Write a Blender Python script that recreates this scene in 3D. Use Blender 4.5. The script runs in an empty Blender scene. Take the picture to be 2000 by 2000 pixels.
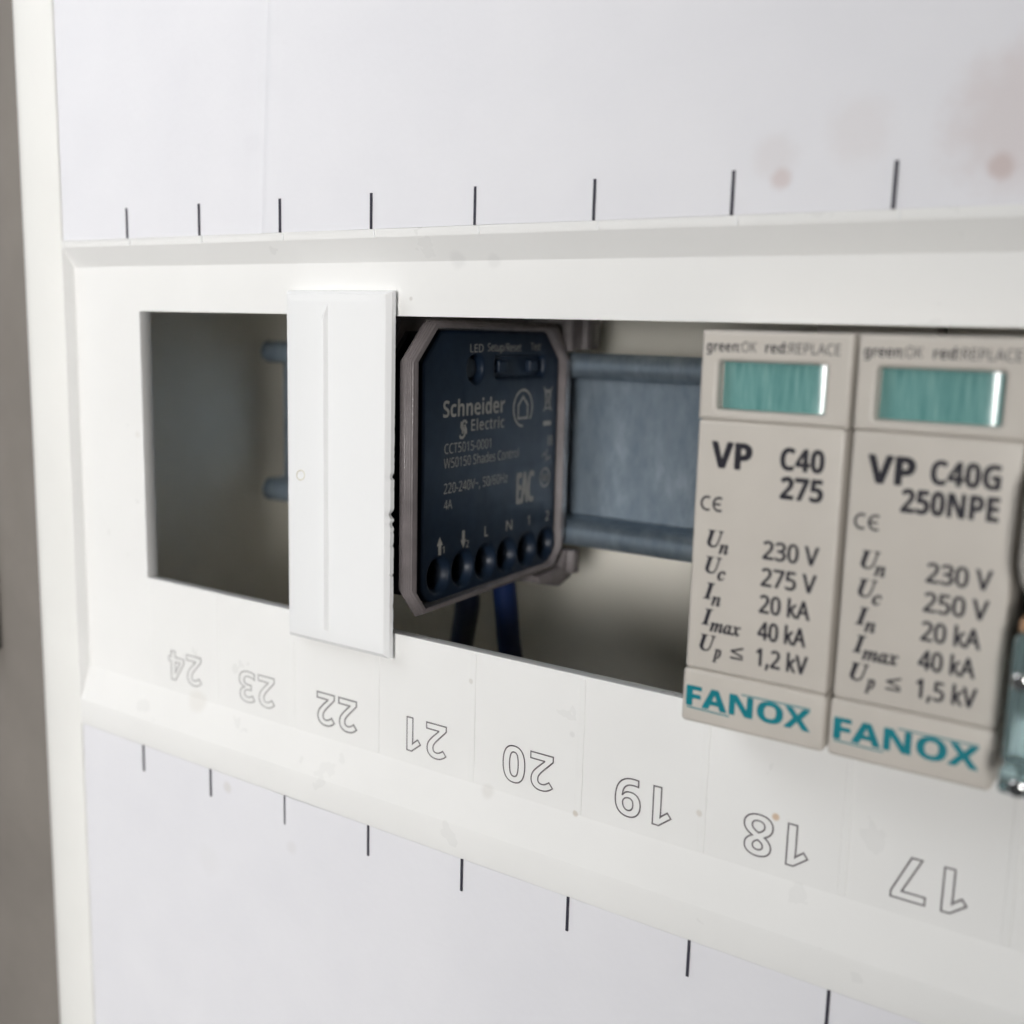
import bpy, bmesh, math, random, os
from mathutils import Vector, Matrix
random.seed(7)
S = 0.001                                   # everything below is written in millimetres
scene = bpy.context.scene
COL = scene.collection

# ------------------------------------------------------------------ camera
cd = bpy.data.cameras.new('camera'); cam = bpy.data.objects.new('camera', cd); COL.objects.link(cam)
yaw, pitch, roll = 0.5853240673461648, 1.4050043666180259, 0.026720782397690605
M = Matrix.Rotation(yaw, 4, 'Z') @ Matrix.Rotation(pitch, 4, 'X') @ Matrix.Rotation(roll, 4, 'Z')
cam.matrix_world = Matrix.Translation(Vector((158.285, -121.327, 45.181)) * S) @ M
cd.sensor_width = 36.0
cd.lens = 2112.673 / 2000.0 * 36.0
cd.clip_start = 0.005; cd.clip_end = 20.0
cd.dof.use_dof = True
fwd = M.to_3x3() @ Vector((0, 0, -1))
cd.dof.focus_distance = (Vector((76, 0, 10)) - Vector((158.285, -121.327, 45.181))).dot(fwd) * S
cd.dof.aperture_fstop = cd.lens / 2.3       # 2.3 mm entrance pupil, as a phone camera has
scene.camera = cam

# ------------------------------------------------------------------ world, lamps, exposure
w = bpy.data.worlds.new('World'); scene.world = w; w.use_nodes = True
bg = w.node_tree.nodes['Background']; bg.inputs[0].default_value = (0.86, 0.93, 1.0, 1); bg.inputs[1].default_value = 0.025

def area(name, loc, aim, sx, sy, power, color):
    l = bpy.data.lights.new(name, 'AREA'); l.shape = 'RECTANGLE'; l.size = sx * S; l.size_y = sy * S
    l.energy = power; l.color = color
    o = bpy.data.objects.new(name, l); COL.objects.link(o)
    o.location = Vector(loc) * S
    o.rotation_euler = (Vector(aim) - Vector(loc)).to_track_quat('-Z', 'Y').to_euler()
    return o
area('left_fill_light', (-230, -260, 320), (20, 0, 5), 240, 240, 0.94, (0.97, 0.985, 1.0))  # unseen lamp added at the left so the panel dims towards the right
key = area('room_light', (440, -1100, 60), (-25, 20, -15), 340, 560, 0.62, (1.0, 0.975, 0.95))
key.data.spread = math.radians(24)

scene.view_settings.view_transform = 'Standard'
scene.view_settings.look = 'None'
scene.view_settings.exposure = 0.0
scene.view_settings.gamma = 1.0
scene.render.engine = 'CYCLES'
scene.cycles.max_bounces = 10

# ------------------------------------------------------------------ materials
class NB:
    def __init__(s, name):
        s.m = bpy.data.materials.new(name); s.m.use_nodes = True
        s.t = s.m.node_tree; s.n = s.t.nodes; s.p = s.n['Principled BSDF']
    def new(s, typ, **kw):
        n = s.n.new(typ)
        for k, v in kw.items(): setattr(n, k, v)
        return n
    def link(s, a, b): s.t.links.new(a, b)
    def coords(s):
        if not hasattr(s, '_c'): s._c = s.new('ShaderNodeTexCoord').outputs['Object']
        return s._c
    def noise(s, scale, detail=4, rough=.55, stretch=None):
        n = s.new('ShaderNodeTexNoise'); n.inputs['Scale'].default_value = scale
        n.inputs['Detail'].default_value = detail; n.inputs['Roughness'].default_value = rough
        src = s.coords()
        if stretch:
            mp = s.new('ShaderNodeMapping'); mp.inputs['Scale'].default_value = stretch
            s.link(src, mp.inputs['Vector']); src = mp.outputs[0]
        s.link(src, n.inputs['Vector']); return n.outputs['Fac']
    def ramp(s, fac, stops):
        r = s.new('ShaderNodeValToRGB'); e = r.color_ramp.elements
        while len(e) < len(stops): e.new(.5)
        for el, (p, c) in zip(e, stops):
            el.position = p; el.color = (c[0], c[1], c[2], 1) if isinstance(c, (tuple, list)) else (c, c, c, 1)
        s.link(fac, r.inputs[0]); return r.outputs[0]
    def mix(s, fac, a, b, blend='MIX'):
        n = s.new('ShaderNodeMix', data_type='RGBA', blend_type=blend)
        for i, v in ((0, fac), (6, a), (7, b)):
            if isinstance(v, (int, float)): n.inputs[i].default_value = v
            elif isinstance(v, tuple): n.inputs[i].default_value = (*v, 1)
            else: s.link(v, n.inputs[i])
        return n.outputs[2]
    def spot(s, c, r, soft=.5, wob=.35):
        """mask of one stain or painted shade patch, centred at c (mm, object space), uneven outline"""
        vm = s.new('ShaderNodeVectorMath', operation='DISTANCE'); s.link(s.coords(), vm.inputs[0])
        vm.inputs[1].default_value = tuple(Vector(c) * S)
        if not hasattr(s, '_wn'): s._wn = s.noise(420, 3)
        ma = s.new('ShaderNodeMath', operation='MULTIPLY_ADD'); s.link(s._wn, ma.inputs[0])
        ma.inputs[1].default_value = 2 * wob * r * S; s.link(vm.outputs['Value'], ma.inputs[2])
        mr = s.new('ShaderNodeMapRange', interpolation_type='SMOOTHSTEP')
        mr.inputs['From Min'].default_value = r * S * (1 - soft) + wob * r * S; mr.inputs['From Max'].default_value = r * S * (1 + soft * .4) + wob * r * S
        mr.inputs['To Min'].default_value = 1; mr.inputs['To Max'].default_value = 0
        s.link(ma.outputs[0], mr.inputs['Value']); return mr.outputs[0]
    def bump(s, fac, strength, dist):
        b = s.new('ShaderNodeBump'); b.inputs['Strength'].default_value = strength; b.inputs['Distance'].default_value = dist * S
        s.link(fac, b.inputs['Height'])
        if s.p.inputs['Normal'].links: s.link(s.p.inputs['Normal'].links[0].from_socket, b.inputs['Normal'])
        s.link(b.outputs[0], s.p.inputs['Normal'])
    def set(s, **kw):
        for k, v in kw.items():
            i = s.p.inputs[k.replace('_', ' ')]
            if isinstance(v, tuple): i.default_value = (*v, 1)
            elif isinstance(v, (int, float)): i.default_value = v
            else: s.link(v, i)

def plastic(name, col, rough=.35, var=.06, nscale=90, grain=.15, spots=(), spec=.5, gscale=2500):
    b = NB(name)
    lo = tuple(c * (1 - var) for c in col); hi = tuple(min(1, c * (1 + var * .6)) for c in col)
    c = b.ramp(b.noise(nscale, 5), [(.3, lo), (.7, hi)])
    for (ctr, r, sc, f) in spots:
        m = b.new('ShaderNodeMath', operation='MULTIPLY'); b.link(b.spot(ctr, r), m.inputs[0]); m.inputs[1].default_value = f
        c = b.mix(m.outputs[0], c, sc)
    rr = b.ramp(b.noise(nscale * 2.3, 4), [(.3, rough * .8), (.7, min(1, rough * 1.25))])
    b.set(Base_Color=c, Roughness=rr, Specular_IOR_Level=spec)
    if grain: b.bump(b.noise(gscale, 2), grain, .02)
    return b.m

tan = (.52, .46, .38)
M_cover = plastic('cover_plastic', (.83, .832, .82), .32, .025, 45, .10, spots=[
    ((61.5, 0, -24.5), .75, (.5, .46, .4), .35), ((88.6, 0, -8.5), .5, (.5, .5, .5), .25),
    ((89.6, 0, -19.6), .5, tan, .6), ((117.5, 0, -12.2), .55, (.6, .42, .26), .8), ((68, 0, 54.7), 1.4, (.6, .6, .6), .25),
    ((74, 0, 54.4), 1.1, (.62, .62, .62), .25), ((-1.5, 0, 25.5), .7, (.66, .64, .6), .4), ((13, 0, -20.2), 2.4, tan, .16),
    ((96, 0, -23.6), .45, (.5, .5, .5), .6), ((107.6, 0, -14.5), .5, tan, .4),
    ((71.6, 0, -4.5), .45, (.5, .47, .42), .4), ((75, 0, -20.3), 1.2, (.5, .47, .42), .2), ((59.8, 0, 49.3), .35, (.5, .48, .45), .5)])
M_border = plastic('border_plastic', (.80, .80, .775), .4, .03, 40, .1)
M_blank = plastic('blank_plastic', (.86, .87, .875), .16, .012, 60, .03)
M_ring = plastic('residue', (.68, .66, .58), .35, .1, 900)
M_groove_dark = plastic('groove_shade', (.14, .125, .135), .7, .3, 600, 0)  # recess shading round the digits put into colour, here and in the paler two
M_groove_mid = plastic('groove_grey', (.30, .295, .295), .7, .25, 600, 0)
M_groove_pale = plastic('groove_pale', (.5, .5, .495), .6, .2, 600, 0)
M_ink = plastic('ink', (.016, .015, .024), .5, .2, 800, 0)
M_tick = plastic('tick_ink', (.03, .028, .045), .6, .3, 900, 0)
M_teal_ink = plastic('teal_ink', (.0, .20, .245), .5, .12, 700, 0)
M_case = plastic('surge_case', (.575, .54, .49), .42, .035, 140, .35, gscale=3200)
M_holder = None
M_grey_print = plastic('grey_print', (.31, .30, .275), .55, .25, 700, 0)
M_module = plastic('module_case', (.0075, .0155, .031), .42, .2, 200, .3, gscale=4200, spec=.25)
M_hole = plastic('hole_dark', (.006, .009, .015), .35, .2, 300, 0)
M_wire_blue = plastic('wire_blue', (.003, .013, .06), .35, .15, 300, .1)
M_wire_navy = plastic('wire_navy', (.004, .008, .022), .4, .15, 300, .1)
M_inner = plastic('enclosure_plastic', (.88, .85, .765), .45, .06, 25, .2)
M_wall = plastic('wall_paint', (.20, .182, .163), .8, .12, 30, .6, gscale=900)
M_bar = plastic('bar_grey', (.045, .045, .042), .5, .15, 60)
M_white_dev = plastic('device_plastic', (.42, .40, .37), .35, .03, 100, .2)
M_amber = plastic('amber_plastic', (.42, .25, .15), .4, .1, 200)

def printed():
    b = NB('printed_plastic')          # layer lines of a 3D print
    wv = b.new('ShaderNodeTexWave', bands_direction='X'); wv.inputs['Scale'].default_value = 1000 / 0.9
    wv.inputs['Distortion'].default_value = .8; wv.inputs['Detail'].default_value = 2; wv.inputs['Detail Scale'].default_value = .5
    b.link(b.coords(), wv.inputs['Vector'])
    c = b.ramp(b.noise(260, 5), [(.3, (.14, .125, .127)), (.7, (.195, .175, .177))])
    b.set(Base_Color=c, Roughness=b.ramp(b.noise(1500, 3), [(.35, .28), (.7, .6)]))
    b.bump(wv.outputs['Fac'], .5, .12); b.bump(b.noise(1500, 4), .7, .14)
    return b.m
M_holder = printed()

def zinc():
    b = NB('zinc_plate')
    n1 = b.noise(160, 6, .65, (1, 1, .45)); n2 = b.noise(420, 5, .6, (1.3, 1, .5))
    c = b.ramp(n1, [(.3, (.19, .25, .315)), (.52, (.265, .34, .415)), (.74, (.52, .61, .70))])
    c = b.mix(.22, c, b.ramp(n2, [(.35, (.20, .25, .30)), (.7, (.55, .61, .66))]))
    b.set(Base_Color=c, Metallic=.75, Roughness=b.ramp(n1, [(.3, .52), (.7, .34)]))
    b.bump(n2, .18, .05)
    return b.m
M_zinc = zinc()

def paper(name, spots):
    b = NB(name)
    c = b.ramp(b.noise(55, 4), [(.3, (.735, .738, .775)), (.72, (.77, .772, .805))])
    for (ctr, r, sc, f) in spots:
        m = b.new('ShaderNodeMath', operation='MULTIPLY'); b.link(b.spot(ctr, r, .6), m.inputs[0]); m.inputs[1].default_value = f
        c = b.mix(m.outputs[0], c, sc)
    b.set(Base_Color=c, Roughness=.55, Specular_IOR_Level=.35)
    b.bump(b.noise(2600, 3), .22, .02); b.bump(b.noise(75, 4), .6, .6)
    return b.m
pink = (.50, .36, .33)  # upper-right tints paint a soft pinkish shade in among the stains
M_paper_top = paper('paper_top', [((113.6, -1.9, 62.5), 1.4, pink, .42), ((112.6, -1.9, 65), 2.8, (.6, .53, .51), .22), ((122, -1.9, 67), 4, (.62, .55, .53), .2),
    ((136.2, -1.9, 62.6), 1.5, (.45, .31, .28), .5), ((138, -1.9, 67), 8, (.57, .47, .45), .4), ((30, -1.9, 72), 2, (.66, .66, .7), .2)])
M_paper_low = paper('paper_low', [((22.2, -1.9, -33.2), 1.1, (.58, .56, .53), .45), ((37.6, -1.9, -39.5), 1.3, (.6, .59, .58), .25), ((17, -1.9, -48), 3, (.66, .66, .66), .15)])

def lens_mat():
    b = NB('window_teal')
    wv = b.new('ShaderNodeTexWave', bands_direction='X'); wv.inputs['Scale'].default_value = 1000 / 2.6 / 1.6
    wv.inputs['Distortion'].default_value = 2.2; wv.inputs['Detail'].default_value = 3; b.link(b.coords(), wv.inputs['Vector'])
    st = b.noise(2300, 4, .6, (1, 1, .10))
    c = b.ramp(st, [(.3, (.10, .26, .25)), (.55, (.16, .345, .33)), (.8, (.26, .45, .435))])
    b.set(Base_Color=c, Roughness=.22, Coat_Weight=.8, Coat_Roughness=.06)
    b.bump(st, .3, .08)
    return b.m
M_lens = lens_mat()

def clear_teal():
    b = NB('clear_teal'); b.set(Base_Color=(.60, .80, .82), Roughness=.08, Transmission_Weight=.85, IOR=1.45)
    return b.m
M_clear = clear_teal()
def steel():
    b = NB('bright_steel'); b.set(Base_Color=b.ramp(b.noise(300), [(.3, (.6, .6, .6)), (.7, (.8, .8, .8))]), Metallic=1.0, Roughness=.22); return b.m
M_steel = steel()

# ------------------------------------------------------------------ object helpers (millimetres in, metres out)
def link(name, me, mat, parent=None):
    o = bpy.data.objects.new(name, me); COL.objects.link(o)
    if mat:
        me.materials.clear(); me.materials.append(mat)
    if parent: o.parent = parent
    return o
def empty(name, loc=(0, 0, 0), rz=0):
    o = bpy.data.objects.new(name, None); COL.objects.link(o); o.location = Vector(loc) * S; o.rotation_euler.z = rz
    o.empty_display_size = .01
    return o
def tag(o, label, cat, group=None):
    o['label'] = label; o['category'] = cat
    if group: o['group'] = group
    return o
def from_bm(name, bm, mat, parent=None, smooth=None):
    bmesh.ops.recalc_face_normals(bm, faces=bm.faces)
    me = bpy.data.meshes.new(name)
    for v in bm.verts: v.co *= S
    bm.to_mesh(me); bm.free()
    if smooth:
        for p in me.polygons: p.use_smooth = True
        me.set_sharp_from_angle(angle=math.radians(smooth))
    return link(name, me, mat, parent)
def raw(name, verts, faces, mat, parent=None, bevel=0, seg=2, ang=20, smooth=35):
    bm = bmesh.new(); vs = [bm.verts.new(v) for v in verts]
    for f in faces: bm.faces.new([vs[i] for i in f])
    bmesh.ops.recalc_face_normals(bm, faces=bm.faces)
    if bevel:
        es = [e for e in bm.edges if len(e.link_faces) == 2 and e.calc_face_angle(0) > math.radians(ang)]
        bmesh.ops.bevel(bm, geom=es, offset=bevel, segments=seg, profile=.5, affect='EDGES', clamp_overlap=True)
    return from_bm(name, bm, mat, parent, smooth)
def box(name, x0, x1, y0, y1, z0, z1, mat, parent=None, bevel=0, seg=2):
    v = [(x, y, z) for x in (x0, x1) for y in (y0, y1) for z in (z0, z1)]
    f = [(0, 1, 3, 2), (4, 6, 7, 5), (0, 4, 5, 1), (2, 3, 7, 6), (0, 2, 6, 4), (1, 5, 7, 3)]
    return raw(name, v, f, mat, parent, bevel, seg)
FRONT = lambda y0: (lambda a, b, h: (a, y0 - h, b))          # plane facing the viewer of the panel
SIDE = lambda x0: (lambda a, b, h: (x0 + h, a, b))           # plane facing +X
def eval_curve(ob, fn):
    COL.objects.link(ob); bpy.context.view_layer.update()
    me = bpy.data.meshes.new_from_object(ob.evaluated_get(bpy.context.evaluated_depsgraph_get()))
    COL.objects.unlink(ob); cu = ob.data; bpy.data.objects.remove(ob); bpy.data.curves.remove(cu)
    return me
def map_mesh(me, fn):
    for v in me.vertices: v.co = Vector(fn(*v.co)) * S
    return me
def plate(name, loops, thick, mat, fn, parent=None, bevel=0, res=3, smooth=35):
    """flat plate with holes; its front face lies at h=0, its back at h=-thick; rounded edges"""
    cu = bpy.data.curves.new('c', 'CURVE'); cu.dimensions = '2D'; cu.fill_mode = 'BOTH'
    for lp in loops:
        sp = cu.splines.new('POLY'); sp.points.add(len(lp) - 1); sp.use_cyclic_u = True
        for q, (a, b) in zip(sp.points, lp): q.co = (a, b, 0, 1)
    if thick: cu.extrude = thick / 2 - bevel
    if bevel: cu.bevel_depth = bevel; cu.bevel_resolution = res; cu.offset = -bevel
    me = eval_curve(bpy.data.objects.new('c', cu), fn)
    for v in me.vertices: v.co.z -= thick / 2
    map_mesh(me, fn)
    o = link(name, me, mat, parent)
    if smooth:
        for p in me.polygons: p.use_smooth = True
        me.set_sharp_from_angle(angle=math.radians(smooth))
    return o
def rect(a0, a1, b0, b1): return [(a0, b0), (a1, b0), (a1, b1), (a0, b1)]
def rrect(a0, a1, b0, b1, r, n=5):
    out = []
    for cx, cy, t in ((a1 - r, b0 + r, -90), (a1 - r, b1 - r, 0), (a0 + r, b1 - r, 90), (a0 + r, b0 + r, 180)):
        for k in range(n + 1):
            t2 = math.radians(t + 90 * k / n); out.append((cx + r * math.cos(t2), cy + r * math.sin(t2)))
    return out
def circ(a, b, r, n=28): return [(a + r * math.cos(2 * math.pi * k / n), b + r * math.sin(2 * math.pi * k / n)) for k in range(n)]

# fonts that come with Blender itself; the built-in face if one is not there
def font(fname):
    try: return bpy.data.fonts.load(os.path.join(bpy.utils.system_resource('DATAFILES'), 'fonts', fname))
    except Exception: return None
F_SANS = font('Inter.woff2'); F_MATH = font('NotoSansMath-Regular.woff2')
def text_raw(body, fnt, offset=0, shear=0, outline=0, extrude=0, spacing=1.0, res=4):
    cu = bpy.data.curves.new('t', 'FONT'); cu.body = body; cu.resolution_u = res
    if fnt: cu.font = fnt
    cu.size = 10; cu.offset = offset; cu.shear = shear; cu.space_character = spacing
    if outline: cu.fill_mode = 'NONE'; cu.bevel_depth = outline; cu.bevel_resolution = 1
    else: cu.extrude = extrude
    return eval_curve(bpy.data.objects.new('t', cu), None)
CAP = {}
def cap_height(fnt, ch='H'):
    k = (fnt.name if fnt else '', ch)
    if k not in CAP:
        me = text_raw(ch, fnt); CAP[k] = max(v.co.y for v in me.vertices) - min(v.co.y for v in me.vertices); bpy.data.meshes.remove(me)
    return CAP[k]
def sb(t, reg=False):
    """the same characters as upright sans-serif letters, bold or regular, of the maths font"""
    if not F_MATH: return t
    o_ = ''
    for c in t:
        if reg:
            o_ += chr(0x1D5A0 + ord(c) - 65) if 'A' <= c <= 'Z' else chr(0x1D5BA + ord(c) - 97) if 'a' <= c <= 'z' else chr(0x1D7E2 + ord(c) - 48) if c.isdigit() else c
            continue
        o_ += chr(0x1D5D4 + ord(c) - 65) if 'A' <= c <= 'Z' else chr(0x1D5EE + ord(c) - 97) if 'a' <= c <= 'z' else chr(0x1D7EC + ord(c) - 48) if c.isdigit() else c
    return o_
def text(name, body, a, b, cap, mat, fn, parent, width=None, right=None, fnt='sans', bold=0, shear=0, h=.02, spacing=1.0):
    """lettering with its left (or right) end at a, baseline at b, capital height cap"""
    f = F_MATH
    if fnt in ('bold', 'sans'): body = sb(body, fnt == 'sans')
    me = text_raw(body, f, 0, shear, spacing=spacing)
    s = cap / cap_height(f)
    xs = [v.co.x for v in me.vertices]; x0, x1 = min(xs), max(xs)
    sx = s if width is None else width / (x1 - x0)
    a0 = a if right is None else right - (x1 - x0) * sx
    for v in me.vertices: v.co = ((v.co.x - x0) * sx + a0, v.co.y * s + b, h)
    if bold:                                  # heavier weight: a few layers of ink, each nudged sideways
        d = bold * s * .9; bm = bmesh.new()
        for q, (dx, dy) in enumerate(((0, 0), (-d, 0), (d, 0), (0, -d * .7), (0, d * .7), (-d * .7, d * .5), (d * .7, -d * .5))):
            n0 = len(bm.verts); bm.from_mesh(me); bm.verts.ensure_lookup_table()
            for v in bm.verts[n0:]: v.co += Vector((dx, dy, .0035 * q))
        bm.to_mesh(me); bm.free()
    map_mesh(me, fn)
    return link(name, me, mat, parent)
def strokes(name, lines, wd, mat, fn, parent, h=.02):
    """flat printed strokes; lines = [(points, closed)]"""
    bm = bmesh.new()
    for pts, closed in lines:
        n = len(pts); L = []
        for i in range(n):
            p = Vector(pts[i]); q0 = Vector(pts[i - 1]) if (closed or i) else None; q1 = Vector(pts[(i + 1) % n]) if (closed or i < n - 1) else None
            d0 = (p - q0).normalized() if q0 is not None else (q1 - p).normalized()
            d1 = (q1 - p).normalized() if q1 is not None else d0
            nn = Vector((-(d0 + d1).y, (d0 + d1).x)).normalized(); k = max(.5, nn.dot(Vector((-d0.y, d0.x))))
            L.append((bm.verts.new(fn(*(p + nn * wd / 2 / k), h)), bm.verts.new(fn(*(p - nn * wd / 2 / k), h))))
        for i in range(n if closed else n - 1):
            a, b = L[i], L[(i + 1) % n]; bm.faces.new((a[0], a[1], b[1], b[0]))
    return from_bm(name, bm, mat, parent)

# ------------------------------------------------------------------ setting: wall round the enclosure, enclosure box
o = raw('wall', [(-900, 9, -600), (-35, 9, -600), (-35, 9, 600), (-900, 9, 600), (300, 9, -600), (300, 9, 600), (1200, 9, -600), (1200, 9, 600),
                 (-35, 9, -230), (300, 9, -230), (-35, 9, 230), (300, 9, 230)],
        [(0, 1, 2, 3), (4, 6, 7, 5), (1, 4, 9, 8), (10, 11, 5, 2)], M_wall)
o['kind'] = 'structure'
enc = tag(empty('enclosure_box', (0, 75, -225)), 'cream plastic enclosure box seen dimly behind the panel openings', 'enclosure')
def epart(name, *a, **k):
    q = box(name, *a, **k); q.parent = enc; q.matrix_parent_inverse = Matrix.Translation(-Vector((0, 75, -225)) * S); return q
epart('back_panel', -33, 300, 75, 78, -225, 225, M_inner)
epart('side_panel', -33, -30, 3, 74.9, -225, 225, M_inner)
epart('side_panel', 297, 300, 3, 74.9, -225, 225, M_inner)
epart('bottom_panel', -29.9, 296.9, 3, 74.9, -225, -222, M_inner)
epart('top_panel', -29.9, 296.9, 3, 74.9, 222, 225, M_inner)
rib = epart('corner_rib', -29.9, -26.5, 69, 74.9, -60, 110, M_inner, bevel=.8)

# ------------------------------------------------------------------ panel cover
cover = tag(empty('panel_cover'), 'white plastic panel cover with a long module opening and moulded slot numbers', 'panel cover')
def ring(x0, x1, z0, z1, y): return [(x0, y, z0), (x1, y, z0), (x1, y, z1), (x0, y, z1)]
XR = 216
rings = [ring(-.3, XR + .3, -.25, 47.05, 2.6), ring(0, XR, 0, 46.82, 0), ring(-17.65, 233.65, -19.8, 54.4, 0), ring(-18.0, 234, -25.9, 57.65, -2.05),
         ring(-18.02, 234.02, -30.8, 58.8, -2.15), ring(-18.02, 234.02, -30.8, 58.8, .2), ring(-17.0, 233, -20.5, 55.5, 2.6)]
V = [p for r in rings for p in r]; Fc = []
for r in range(len(rings) - 1):
    for k in range(4): Fc.append((r * 4 + k, r * 4 + (k + 1) % 4, r * 4 + 4 + (k + 1) % 4, r * 4 + 4 + k))
n = len(rings) - 1
for k in range(4): Fc.append((n * 4 + k, n * 4 + (k + 1) % 4, (k + 1) % 4, k))
raw('frame', V, Fc, M_cover, cover, bevel=.28, seg=3, ang=12)
def border(name, sgn, xin):
    prof = [(0, .6), (0, -1.75), (.12, -2.05), (.45, -2.2), (9.5, -2.25)]
    for k in range(1, 9):
        t = k / 8 * math.pi / 2; prof.append((9.5 + 6.2 * math.sin(t), -2.25 + 6.2 * (1 - math.cos(t))))
    prof += [(15.7, 8.7), (13.7, 8.7), (13.7, 2.6), (.8, 2.6)]
    zz = (-200, 200); m = len(prof)
    v = [(xin + sgn * a, b, z) for z in zz for a, b in prof]
    f = [(i, (i + 1) % m, m + (i + 1) % m, m + i) for i in range(m)] + [tuple(range(m)), tuple(range(m, 2 * m))]
    raw(name, v, f, M_border, cover, smooth=30)
border('side_border', -1, -18.06); border('side_border', 1, 234.06)
box('upper_backing', -17.9, 233.9, -.9, 1.5, 58.9, 200, M_cover, cover)
box('lower_backing', -17.9, 233.9, -.9, 1.5, -200, -30.9, M_cover, cover)
for i in range(1, 12):
    box('separator_ridge', 18 * i - .5, 18 * i + .5, -.06 - .012 * min(i, 5), .2, -19.6, -.35, M_cover, cover, bevel=.06, seg=1)
box('separator_ridge', -.1, .35, -.06, .2, -19.6, -.6, M_cover, cover, bevel=.06, seg=1)
nums = list(range(24, 12, -1))
for i, nn in enumerate(nums):
    s = 5.25 / cap_height(F_MATH)
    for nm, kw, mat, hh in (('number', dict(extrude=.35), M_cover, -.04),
                            ('number_shade_outline', dict(outline=(.09 if i > 2 else .13)), M_groove_pale if i < 2 else M_groove_mid if i == 2 else M_groove_dark, .07)):
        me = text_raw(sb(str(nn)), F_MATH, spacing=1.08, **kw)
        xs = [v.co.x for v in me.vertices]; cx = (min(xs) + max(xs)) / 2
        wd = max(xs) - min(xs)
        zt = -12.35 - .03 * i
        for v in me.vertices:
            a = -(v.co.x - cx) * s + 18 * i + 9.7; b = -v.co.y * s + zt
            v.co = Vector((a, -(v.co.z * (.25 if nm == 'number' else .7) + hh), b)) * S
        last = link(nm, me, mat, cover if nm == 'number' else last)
# little raised white lines on the upper rim, just right of each printed tick
for i in range(12):
    box('rim_line', 18 * i + .75, 18 * i + .95, -2.3, -2.0, 57.75, 58.75, M_blank, cover)

# ------------------------------------------------------------------ paper strips behind the cover's edges
def strip(name, z0, z1, creases, mat, label):
    nx, nz = 460, 24
    bm = bmesh.new(); g = []
    for j in range(nz + 1):
        row = []
        for i in range(nx + 1):
            x = -17.85 + 251.7 * i / nx; z = z0 + (z1 - z0) * j / nz; y = -1.9
            for (cx, sl, wd, am) in creases:
                d = (x - cx - sl * (z - z0)) / wd
                y -= am * math.exp(-d * d) * (1 if abs(d) < 4 else 0)
            row.append(bm.verts.new((x, max(y, -2.12), z)))
        g.append(row)
    for j in range(nz):
        for i in range(nx): bm.faces.new((g[j][i], g[j][i + 1], g[j + 1][i + 1], g[j + 1][i]))
    r = bmesh.ops.extrude_face_region(bm, geom=list(bm.faces))
    for v in r['geom']:
        if isinstance(v, bmesh.types.BMVert): v.co.y += .12
    o = from_bm(name, bm, mat, None, 40); tag(o, label, 'paper strip'); return o
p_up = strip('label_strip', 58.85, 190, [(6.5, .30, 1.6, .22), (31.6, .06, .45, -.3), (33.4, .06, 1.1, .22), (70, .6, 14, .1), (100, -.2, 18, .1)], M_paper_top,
             'white paper strip with black ticks and pinkish stains and painted shade above the opening')
p_lo = strip('label_strip', -190, -30.85, [(20, .12, 7, .1), (55, -.1, 16, .12), (90, .2, 20, .1)], M_paper_low,
             'white paper strip with black ticks and faint grey smudges below the numbers')
for i in range(12):
    wk = .30 + .012 * i
    box('tick_mark', 18 * i - wk / 2 + .09, 18 * i + wk / 2 + .09, -2.14, -1.8, 58.83, 63.75, M_tick, p_up)
    box('tick_mark', 18 * i - wk / 2 + .09, 18 * i + wk / 2 + .09, -2.14, -1.8, -35.85, -30.84, M_tick, p_lo)

# ------------------------------------------------------------------ DIN rail
lip = lambda z0_, z1_: [(48.2 + 1.5 * ((2 * k / 8 - 1) ** 2) ** 1.3, z0_ + (z1_ - z0_) * k / 8) for k in range(9)]
prof = [(50.6, 41.5), (50.6, 38.2), (56.1, 38.2), (56.1, 9.8), (50.6, 9.8), (50.6, 6.3)] + lip(6.1, 11.0) + [(55.0, 11.0), (55.0, 37.0)] + lip(37.0, 41.7)
m = len(prof); v = [(x, a, b) for x in (-21.5, 212) for a, b in prof]
f = [(i, (i + 1) % m, m + (i + 1) % m, m + i) for i in range(m)] + [tuple(range(m)), tuple(range(m, 2 * m))]
bm = bmesh.new(); vs = [bm.verts.new(p) for p in v]
for q in f: bm.faces.new([vs[i] for i in q])
bmesh.ops.recalc_face_normals(bm, faces=bm.faces)
es = [e for e in bm.edges if abs(e.verts[0].co.x - e.verts[1].co.x) > 10 and e.calc_face_angle(0) > .5]
bmesh.ops.bevel(bm, geom=es, offset=.5, segments=4, profile=.5, affect='EDGES', clamp_overlap=True)
rail = from_bm('mounting_rail', bm, M_zinc, None, 40)
tag(rail, 'blue-grey zinc-plated top-hat rail running behind the opening', 'rail')
for xs in (-9, 190):      # stand-offs that carry the rail
    box('standoff', xs - 5, xs + 5, 56.2, 74.9, 17, 31, M_zinc, rail, bevel=.6)

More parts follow.
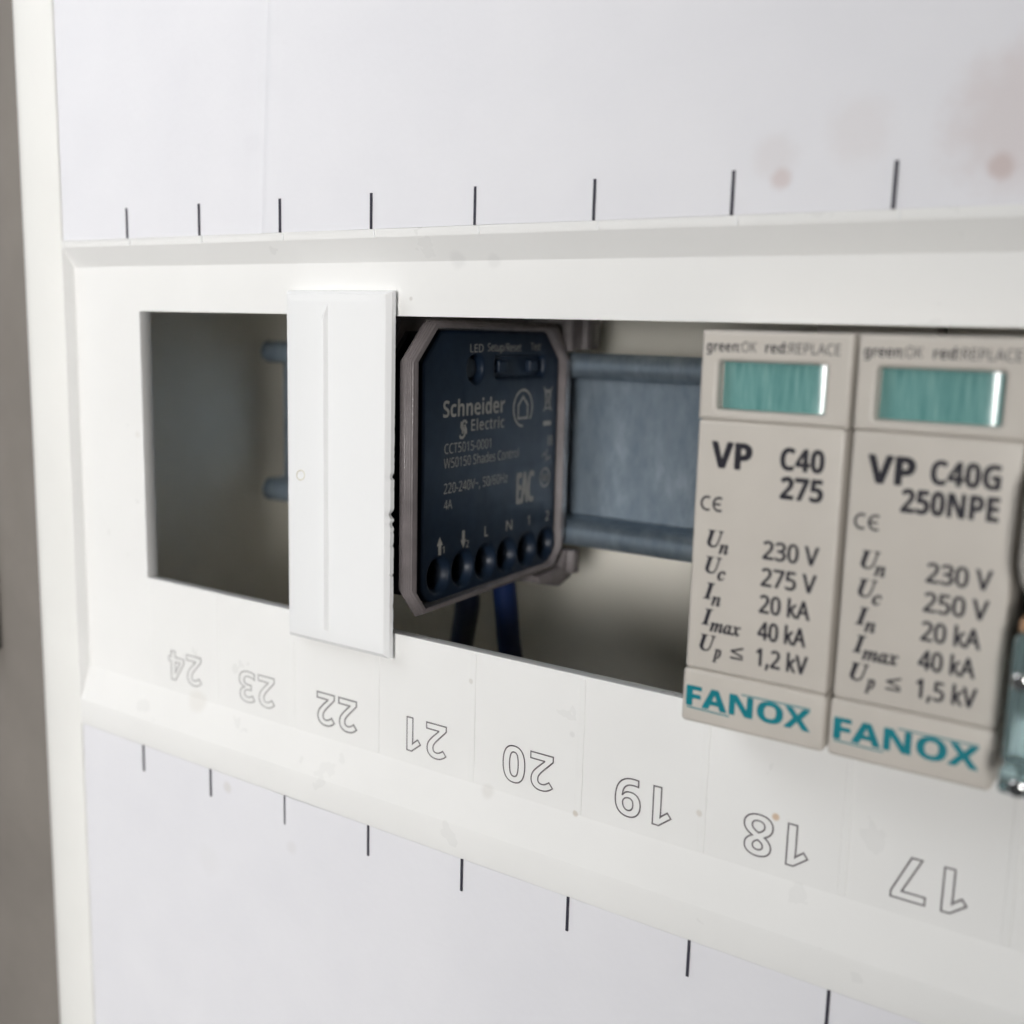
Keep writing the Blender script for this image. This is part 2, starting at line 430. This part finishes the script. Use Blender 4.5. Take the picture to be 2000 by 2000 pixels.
# ------------------------------------------------------------------ blanking plate clipped over the opening
bl = tag(empty('blanking_plate', (48, 0, -3.6)), 'glossy white blanking plate with chipped edges clipped across the opening', 'blanking plate')
def outl(x0, x1, z0, z1, notch=0):
    random.seed(11); pts = []
    N = 160
    left = [(x0, z0 + (z1 - z0) * k / N) for k in range(N, -1, -1)]
    right = [(x1, z0 + (z1 - z0) * k / N) for k in range(0, N + 1)]
    if notch:
        nick = {64: .45, 65: .62, 66: .3, 60: .3, 61: .35, 81: .38, 82: .3, 57: .12, 51: .2, 52: .1, 38: .22, 24: .12}
        right = [(x - (nick.get(k, random.choice((0, 0, 0, .05))) if 10 < k < 110 else 0) * notch, z) for k, (x, z) in enumerate(right)]
        nick = {72: .42, 73: .3, 86: .4, 87: .25, 80: .12, 64: .14, 100: .12}
        left = [(x + nick.get(k, 0) * notch, z) for k, (x, z) in enumerate(left)]
    return right + left
lay = [(outl(37.6, 56.35, -3.65, 50.4, 1), -.06), (outl(37.0, 57.9, -3.65, 50.4, 1), -1.05), (outl(37.25, 57.75, -3.45, 50.25, .5), -1.7), (outl(37.75, 57.15, -2.75, 49.8), -2.35), (outl(38.7, 56.2, -1.2, 48.9), -2.65)]
bm = bmesh.new(); R0 = []
for pts, y in lay: R0.append([bm.verts.new((a - 48, y, b + 3.6)) for a, b in pts])
k = len(R0[0])
for r in range(len(R0) - 1):
    for i in range(k): bm.faces.new((R0[r][i], R0[r][(i + 1) % k], R0[r + 1][(i + 1) % k], R0[r + 1][i]))
bm.faces.new(R0[-1]); bm.faces.new(R0[0])
from_bm('plate', bm, M_blank, bl, 28)
raw('ribbed_line', [(x - 48, y, z + 3.6) for x, y, z in [(45.1, -2.55, 46.4), (46.5, -2.55, 46.8), (46.5, -2.55, -1.0), (45.1, -2.55, -1.0), (45.7, -3.2, 46.2), (46.0, -3.2, 46.4), (46.0, -3.2, -.8), (45.7, -3.2, -.8), (46.45, -2.6, 48.7), (46.3, -2.6, 48.8)]],
    [(0, 1, 2, 3), (4, 5, 6, 7), (1, 2, 6, 5), (2, 3, 7, 6), (0, 3, 7, 4), (0, 4, 9), (4, 5, 8, 9), (5, 1, 8), (0, 9, 8, 1)], M_blank, bl, smooth=30)
bm = bmesh.new(); T = []
for a in range(20):
    t = 2 * math.pi * a / 20; q = []
    for b_ in range(6):
        u = 2 * math.pi * b_ / 6; rr = .82 + .1 * math.sin(2 * t + 1) + .12 * math.cos(u)
        q.append(bm.verts.new((40.7 - 48 + .9 * rr * math.cos(t), -2.66 - .1 * math.sin(u), 22.6 + 3.6 + rr * math.sin(t))))
    T.append(q)
for a in range(20):
    for b_ in range(6): bm.faces.new((T[a][b_], T[(a + 1) % 20][b_], T[(a + 1) % 20][(b_ + 1) % 6], T[a][(b_ + 1) % 6]))
from_bm('residue_ring', bm, M_ring, bl, 60)
for zc in (2.0, 44.8):
    box('clip', 40 - 48, 55 - 48, -.05, 2.0 if False else .0, zc - 1 + 3.6, zc + 1 + 3.6, M_blank, bl) if False else None
box('clip', -6, 5, .02, 5, 3.75, 4.9, M_blank, bl, bevel=.2); box('clip', -6, 5, .02, 5, 49.2, 50.3, M_blank, bl, bevel=.2)

# ------------------------------------------------------------------ printed holder with the module inside (local frame: face at x=0)
RZ = .02923; HL = (57.76, 10.19, 0)
hold = tag(empty('module_holder', HL, RZ), 'taupe 3D-printed bracket with chamfered corners hooked onto the rail', 'bracket')
O_out = [(.1, 40.9), (5.6, 46.6), (43.0, 46.6), (47.9, 40.8), (47.9, 7.2), (44.4, 2.3), (3.6, 1.95), (.3, 6.0)]
O_in = [(1.75, 40.4), (6.5, 45.35), (39.6, 45.5), (45.3, 40.4), (45.5, 6.4), (43.0, 3.7), (4.3, 3.25), (1.95, 6.1)]
def inset(pts, d):
    cx = sum(a for a, b in pts) / len(pts); cz = sum(b for a, b in pts) / len(pts)
    hx = max(abs(a - cx) for a, b in pts); hz = max(abs(b - cz) for a, b in pts)
    return [(cx + (a - cx) * (hx - d) / hx, cz + (b - cz) * (hz - d) / hz) for a, b in pts]
def loft(name, lay, mat, parent, smooth=50, ring_=False):
    bm = bmesh.new(); R_ = [[bm.verts.new((x, a - 10, b)) for a, b in p_] for p_, x in lay]; k = len(R_[0])
    for r in range(len(R_) - 1):
        for i in range(k): bm.faces.new((R_[r][i], R_[r][(i + 1) % k], R_[r + 1][(i + 1) % k], R_[r + 1][i]))
    if ring_:
        for i in range(k): bm.faces.new((R_[-1][i], R_[-1][(i + 1) % k], R_[0][(i + 1) % k], R_[0][i]))
    else: bm.faces.new(R_[-1]); bm.faces.new(R_[0])
    return from_bm(name, bm, mat, parent, smooth)
loft('flange', [(inset(O_out, .7), -.9), (inset(O_out, .15), -.1), (O_out, .3), (inset(O_out, .45), 1.35), (inset(O_out, .9), 1.7), (O_in, 1.7), (inset(O_in, .25), 1.3), (inset(O_in, .3), -.88)], M_holder, hold, ring_=True)
O_body = [(5.2, 40.0), (8.5, 48), (43.0, 48), (46.9, 40.5), (46.9, 7.5), (44.0, 3.6), (8.0, 3.6), (5.2, 6.5)]
loft('body', [(O_body, -18), (O_body, -6.2)], M_holder, hold)
# hook over the rail: two upright ribs above, a foot below
box('hook_rib', .2, 2.3, 36.0, 37.6, 41.9, 54, M_holder, hold, bevel=.25)
box('hook_rib', 3.2, 4.5, 37.8, 39.8, 42.2, 54, M_holder, hold, bevel=.25)
box('hook', -14, 2.2, 37.7, 47, 42.2, 54, M_holder, hold, bevel=.4)
raw('foot', [(x, y, z) for x in (-14, 1.5) for y, z in [(29, .6), (28, 2.1), (36.8, 2.4), (37.6, 5.4), (40.5, 5.4), (40.5, 0), (36, -1.2)]],
    [tuple(range(7)), tuple(range(7, 14))] + [(i, (i + 1) % 7, 7 + (i + 1) % 7, 7 + i) for i in range(7)], M_holder, hold, bevel=.35)
box('foot_block', 1.3, 3.0, 38.2, 40.6, 1.0, 5.4, M_holder, hold, bevel=.3)

mod = tag(empty('shutter_module', (HL[0] + .7, HL[1] - .95, .14), RZ), 'dark navy square control module with grey lettering seated in the bracket', 'control module')
HX = [9.9 + 6.56 * i for i in range(6)]
HOLES = [circ(a - 10, 7.35, 2.75) for a in HX] + [circ(19.1 - 10, 39.05, 2.15), rrect(24.8 - 10, 40.3 - 10, 37.5, 41.0, .9)]
fo = [(5.2, 40), (9.6, 44.9), (41.0, 45.1), (45.6, 40.4), (45.8, 7.2), (44.6, 4.6), (42.2, 3.4), (8.2, 3.3), (6.2, 3.9), (5.4, 5.6)]
fo = [(a - 10, b) for a, b in fo]
plate('face', [fo] + HOLES, 3.0, M_module, SIDE(0), mod, .55, 4)
plate('housing', [inset(fo, .3)], 3.0, M_hole, SIDE(-6.0), mod)
for a in HX:
    bm = bmesh.new(); prev = None
    for r_, x_ in ((2.78, -.3), (2.55, -.55), (2.3, -1.3)):
        cur = [bm.verts.new((x_, a - 10 + r_ * math.cos(2 * math.pi * q / 28), 7.35 + r_ * math.sin(2 * math.pi * q / 28))) for q in range(28)]
        if prev:
            for q in range(28): bm.faces.new((prev[q], prev[(q + 1) % 28], cur[(q + 1) % 28], cur[q]))
        prev = cur
    fun = from_bm('terminal_funnel', bm, M_module, mod, 60)
    bm = bmesh.new(); rr_ = [[bm.verts.new((x_, a - 10 + 2.29 * math.cos(2 * math.pi * q / 28), 7.35 + 2.29 * math.sin(2 * math.pi * q / 28))) for q in range(28)] for x_ in (-1.3, -5.99)]
    for q in range(28): bm.faces.new((rr_[0][q], rr_[0][(q + 1) % 28], rr_[1][(q + 1) % 28], rr_[1][q]))
    from_bm('terminal_bore', bm, M_hole, fun, 60)
plate('led_lens', [circ(9.1, 39.05, 1.7)], .8, M_hole, SIDE(-1.0), mod, .3)
tray = plate('button_tray', [rrect(14.6, 30.5, 37.3, 41.2, .9)], .6, M_module, SIDE(-1.1), mod)
for a in (27.4, 37.2):
    plate('button', [rrect(a - 1.3 - 10, a + 1.3 - 10, 38.2, 40.3, .35)], 1.6, M_module, SIDE(-.05), tray, .3)
# lettering and marks
MF = SIDE(0)
def mt(body, a, b, cap, width=None, bold=.1, **k): text('lettering', body, a - 10, b, cap, M_grey_print, MF, mod, width=width, bold=bold, **k)
mt('LED', 17.4, 41.6, 1.25, 3.7, 0); mt('Setup/Reset', 22.3, 41.75, 1.25, 10.2, 0); mt('Test', 35.6, 41.9, 1.25, 3.3, 0)
mt('Schneider', 10.4, 31.75, 2.55, 17.4, 0, fnt='bold')
mt('Electric', 18.1, 29.3, 1.75, 9.6, .12, spacing=1.1)
mt('CCT5015-0001', 10.9, 26.15, 1.55, 13.0, 0); mt('W50150 Shades Control', 10.8, 23.9, 1.55, 21.8, 0)
mt('220-240V~, 50/60Hz', 10.9, 19.95, 1.6, 18.3, 0); mt('4A', 11.0, 17.45, 1.5, 2.2, 0)
mt('EAC', 32.4, 15.9, 5.1, 5.3, .25)
for body, a in (('L', 23.2), ('N', 29.8), ('1', 36.8), ('2', 43.0)): mt(body, a - .6, 11.6, 1.7, None if body != 'N' else 1.9, .12)
for a, d, sub in ((10.1, 1, '1'), (16.5, -1, '2')):
    c = 12.0
    plate('arrow_mark', [[(a - 10 - .75, c), (a - 10 - .35, c), (a - 10 - .35, c - d * 1.5), (a - 10 + .35, c - d * 1.5), (a - 10 + .35, c), (a - 10 + .75, c), (a - 10, c + d * 1.35)]], .02, M_grey_print, SIDE(.02), mod, smooth=None)
    mt(sub, a + .75, 10.6, 1.15, None, .05)
# double-bracket sign before the second word: a slanted S of two hooked strokes
e0 = 15.3 - 10
strokes('emblem', [([(e0 + 1.55, 30.55), (e0 + 1.2, 30.95), (e0 + .6, 30.95), (e0 + .3, 30.5), (e0 + .55, 29.9), (e0 + 1.0, 29.4), (e0 + .95, 28.75), (e0 + .5, 28.35), (e0 - .1, 28.4), (e0 - .4, 28.8)], False),
                   ([(e0 + .1, 30.9), (e0 - .05, 30.1), (e0 + .45, 29.4), (e0 + .35, 29.0)], False), ([(e0 + .9, 30.4), (e0 + 1.35, 29.6), (e0 + 1.4, 28.9)], False)], .42, M_grey_print, MF, mod)
h0, hz = 33.6 - 10, 32.2
strokes('home_mark', [([(h0 + 3.0 * math.cos(math.radians(t)), hz + 3.05 * math.sin(math.radians(t))) for t in range(-40, 281, 12)], False),
                      ([(h0 - 1.5, hz - 1.7), (h0 - 1.5, hz + .5), (h0, hz + 1.9), (h0 + 1.5, hz + .5), (h0 + 1.5, hz - 1.7)], True)], .42, M_grey_print, MF, mod)
b0, bz = 41.9 - 10, 33.4
strokes('bin_mark', [([(b0 - .9, bz + 1.2), (b0 - .65, bz - 1.6), (b0 + .65, bz - 1.6), (b0 + .9, bz + 1.2)], True), ([(b0 - 1.2, bz + 1.5), (b0 + 1.2, bz + 1.5)], False),
                     ([(b0 - 1.4, bz + 2.1), (b0 + 1.3, bz - 2.1)], False), ([(b0 + 1.4, bz + 2.1), (b0 - 1.3, bz - 2.1)], False)], .3, M_grey_print, MF, mod)
strokes('bin_mark', [([(b0 - 1.3, 29.15), (b0 + 1.3, 29.15)], False)], .8, M_grey_print, MF, mod)
strokes('window_mark', [([(42.5 - 10, 25.1), (42.5 - 10, 26.9)], False), ([(43.1 - 10, 25.1), (43.1 - 10, 26.9)], False), ([(43.7 - 10, 25.1), (43.7 - 10, 26.9)], False)], .25, M_grey_print, MF, mod)
strokes('sine_mark', [([(b0 - 1.4 + .14 * q, 23.3 + .55 * math.sin(q / 20 * 2 * math.pi)) for q in range(21)], False), ([(b0 - .2, 22.3), (b0 + .3, 23.0)], False), ([(b0, 23.8), (b0 + .4, 24.5)], False)], .26, M_grey_print, MF, mod)
strokes('motor_mark', [(circ(41.7 - 10, 19.5, 1.6, 24), True)], .34, M_grey_print, MF, mod)
mt('M', 40.95, 18.8, 1.4, 1.5, .1)

# ------------------------------------------------------------------ wires under the bracket
def tube(name, pts, r, mat, label):
    cu = bpy.data.curves.new('w', 'CURVE'); cu.dimensions = '3D'; cu.bevel_depth = r; cu.bevel_resolution = 5; cu.use_fill_caps = True
    sp = cu.splines.new('BEZIER'); sp.bezier_points.add(len(pts) - 1)
    for b_, p_ in zip(sp.bezier_points, pts): b_.co = p_; b_.handle_left_type = b_.handle_right_type = 'AUTO'
    me = eval_curve(bpy.data.objects.new('w', cu), None)
    for v_ in me.vertices: v_.co *= S
    for p_ in me.polygons: p_.use_smooth = True
    o = link(name, me, mat); tag(o, label, 'wire'); return o
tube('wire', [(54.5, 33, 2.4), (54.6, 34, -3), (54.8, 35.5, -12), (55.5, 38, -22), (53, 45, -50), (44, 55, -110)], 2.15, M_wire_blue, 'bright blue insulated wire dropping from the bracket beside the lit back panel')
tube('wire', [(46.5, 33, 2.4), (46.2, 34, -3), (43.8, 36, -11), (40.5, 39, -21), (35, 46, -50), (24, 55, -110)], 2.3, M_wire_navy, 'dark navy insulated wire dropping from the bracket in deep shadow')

# ------------------------------------------------------------------ surge protectors
def surge(x0, width, l1, l2, rows, label):
    t = tag(empty('surge_protector', (x0, 45, 0)), label, 'surge protector', 'surge protectors on the rail')
    def bx(name, a0, a1, y0, y1, z0, z1, **k): return box(name, a0, a1, y0 - 45, y1 - 45, z0, z1, M_case, t, **k)
    W = width
    bx('base', .25, W - .25, 30, 48.1, -18, 62, bevel=.6); bx('neck', .25, W - .25, 2.4, 29.9, .8, 45.4)
    bx('cap_body', .12, W - .12, -8.0, 2.3, 6.94, 35.97, bevel=.45, seg=4)
    bx('cap_foot', -.05, W + .02, -8.15, 2.3, .4, 6.92, bevel=.55, seg=4)
    bx('cap_top', .1, W - .1, -6.2, 2.3, 36.05, 45.8, bevel=.3)
    wf = plate('window_frame', [rect(.0, W, 35.98, 45.85), rrect(2.15, 14.25, 37.2, 42.5, .35)], 1.75, M_case, FRONT(-8.0 - 45), t, .5, 4)
    # lens: a slightly domed clear window with fine upright ribs
    bm = bmesh.new(); g = []
    for i in range(25):
        u = i / 24; hgt = .55 * (1 - (2 * u - 1) ** 6); g.append([bm.verts.new((2.2 + 12.0 * u, -6.35 - 45 - hgt, z)) for z in (37.25, 42.45)])
    for i in range(24): bm.faces.new((g[i][0], g[i + 1][0], g[i + 1][1], g[i][1]))
    from_bm('status_window', bm, M_lens, wf, 60)
    FP = FRONT(-8.0 - 45); FF = FRONT(-8.15 - 45)
    T = lambda b, a, z, cap, **k: text('lettering', b, a, z, cap, k.pop('mat', M_ink), k.pop('fn', FP), t, **k)
    T('green', .65, 43.55, 1.15, width=3.7, fnt='bold'); T(':OK', 4.45, 43.55, 1.15, width=2.0); T('red', 7.45, 43.55, 1.15, width=2.15, fnt='bold'); T(':REPLACE', 9.7, 43.55, 1.15, width=5.9)
    T('VP', 2.0, 30.7, 2.85, width=4.65, fnt='bold', bold=.2)
    T(l1, 0, 31.1, 2.4, right=14.75, width=l1w(l1), fnt='bold', bold=.14); T(l2, 0, 27.95, 2.4, right=14.85, width=l1w(l2), fnt='bold', bold=.14)
    # CE mark: two open arcs
    for cx, bar in ((1.75, 0), (3.2, 1)):
        ls = [([(cx + .68 * math.cos(math.radians(q)), 26.5 + .75 * math.sin(math.radians(q))) for q in range(60, 301, 15)], False)]
        if bar: ls.append(([(cx - .6, 26.5), (cx + .2, 26.5)], False))
        strokes('ce_mark', ls, .26, M_ink, FP, t)
    for r, (sym, sub, val) in enumerate(rows):
        z = 21.25 - 3.06 * r
        T(sym, 2.05 - .05 * r, z + .35, 2.0, fnt='math', bold=.12)
        T(sub, 3.5 if r in (0, 1, 4) else 2.95, z - .35, 1.7, width=(1.1, .95, 1.1, 3.7, 1.0)[r], fnt='math', bold=.12)
        T(val, 8.72, z - .2, 2.0, width=(6.15, 6.1, 5.65, 5.4, 5.8)[r], bold=.22)
    zz = 21.25 - 3.06 * 4
    T('\u2264', 5.65, zz - .1, 1.7, fnt='math', width=1.45, bold=.15)
    strokes('logo', [([(.7, 2.25), (6.0, 2.15)], False), ([(7.3, 5.05), (15.3, 5.05)], False)], .16, M_teal_ink, FF, t)
    T('FANOX', .65, 2.5, 2.35, width=14.7, fnt='bold', bold=.2, mat=M_teal_ink, fn=FF)
    return t
def l1w(s): return {'C40': 4.75, '275': 4.65, 'C40G': 6.5, '250NPE': 9.25}[s]
U, I = '\U0001D47C', '\U0001D470'
def ital(s): return ''.join(chr(0x1D482 + ord(c) - 97) for c in s)
def rws(a, b): return [(U, ital('n'), '230 V'), (U, ital('c'), a), (I, ital('n'), '20 kA'), (I, ital('max'), '40 kA'), (U, ital('p'), b)]
surge(107.95, 16.95, 'C40', '275', rws('275 V', '1,2 kV'), 'beige surge protector with a green window, next to the bare stretch of rail')
surge(125.35, 16.75, 'C40G', '250NPE', rws('250 V', '1,5 kV'), 'beige surge protector with a green window, beside the clear teal cover')

# ------------------------------------------------------------------ next device at the picture's right edge
dv = tag(empty('isolator_switch', (143.6, 45, 0)), 'light grey rail-mounted device with a clear teal lower cover and steel screw', 'switch')
def dbx(name, a0, a1, y0, y1, z0, z1, mat, **k): return box(name, a0, a1, y0 - 45, y1 - 45, z0, z1, mat, dv, **k)
dbx('body', .6, 34, 3.2, 44.8, -18, 62, M_white_dev, bevel=.6)
dbx('neck', 1.2, 33, -9.9, 3.1, 1.5, 45, M_white_dev, bevel=.6)
plate('nose', [rrect(-.45, 33.5, 20.6, 35.5, 4.5, 8)], 4, M_white_dev, FRONT(-14 - 45), dv, 1.2, 3)
dbx('amber_flag', 0.2, 1.6, -13.2, -10.0, 18.7, 19.9, M_amber, bevel=.2)
dbx('terminal_cover', -.1, 33.9, -13.6, -10.0, 5.7, 18.3, M_clear, bevel=.5, seg=3)
dbx('cover_lip', -.15, 33.9, -14.2, -10.0, 3.0, 5.6, M_clear, bevel=.5, seg=3)
for zc in (14.2, 3.9):
    plate('screw', [circ(1.0 + (14.2 - zc) * .06, zc, .9, 20)], 1.2, M_steel, FRONT(-14.6 - 45), dv, .4, 3)

# ------------------------------------------------------------------ dark bar on the wall at the far left
tb = raw('trim_bar', [(x, y, z) for z in (-27.0, 190) for x, y in [(-95, 8.9), (-95, 5.6), (-94, 5), (-64, 5), (-62.3, 6.5), (-62.1, 8.9)]],
    [tuple(range(6)), tuple(range(6, 12))] + [(i, (i + 1) % 6, 6 + (i + 1) % 6, 6 + i) for i in range(6)], M_bar, None, bevel=.3)
tag(tb, 'dark grey bar fixed to the taupe wall left of the panel', 'bar')
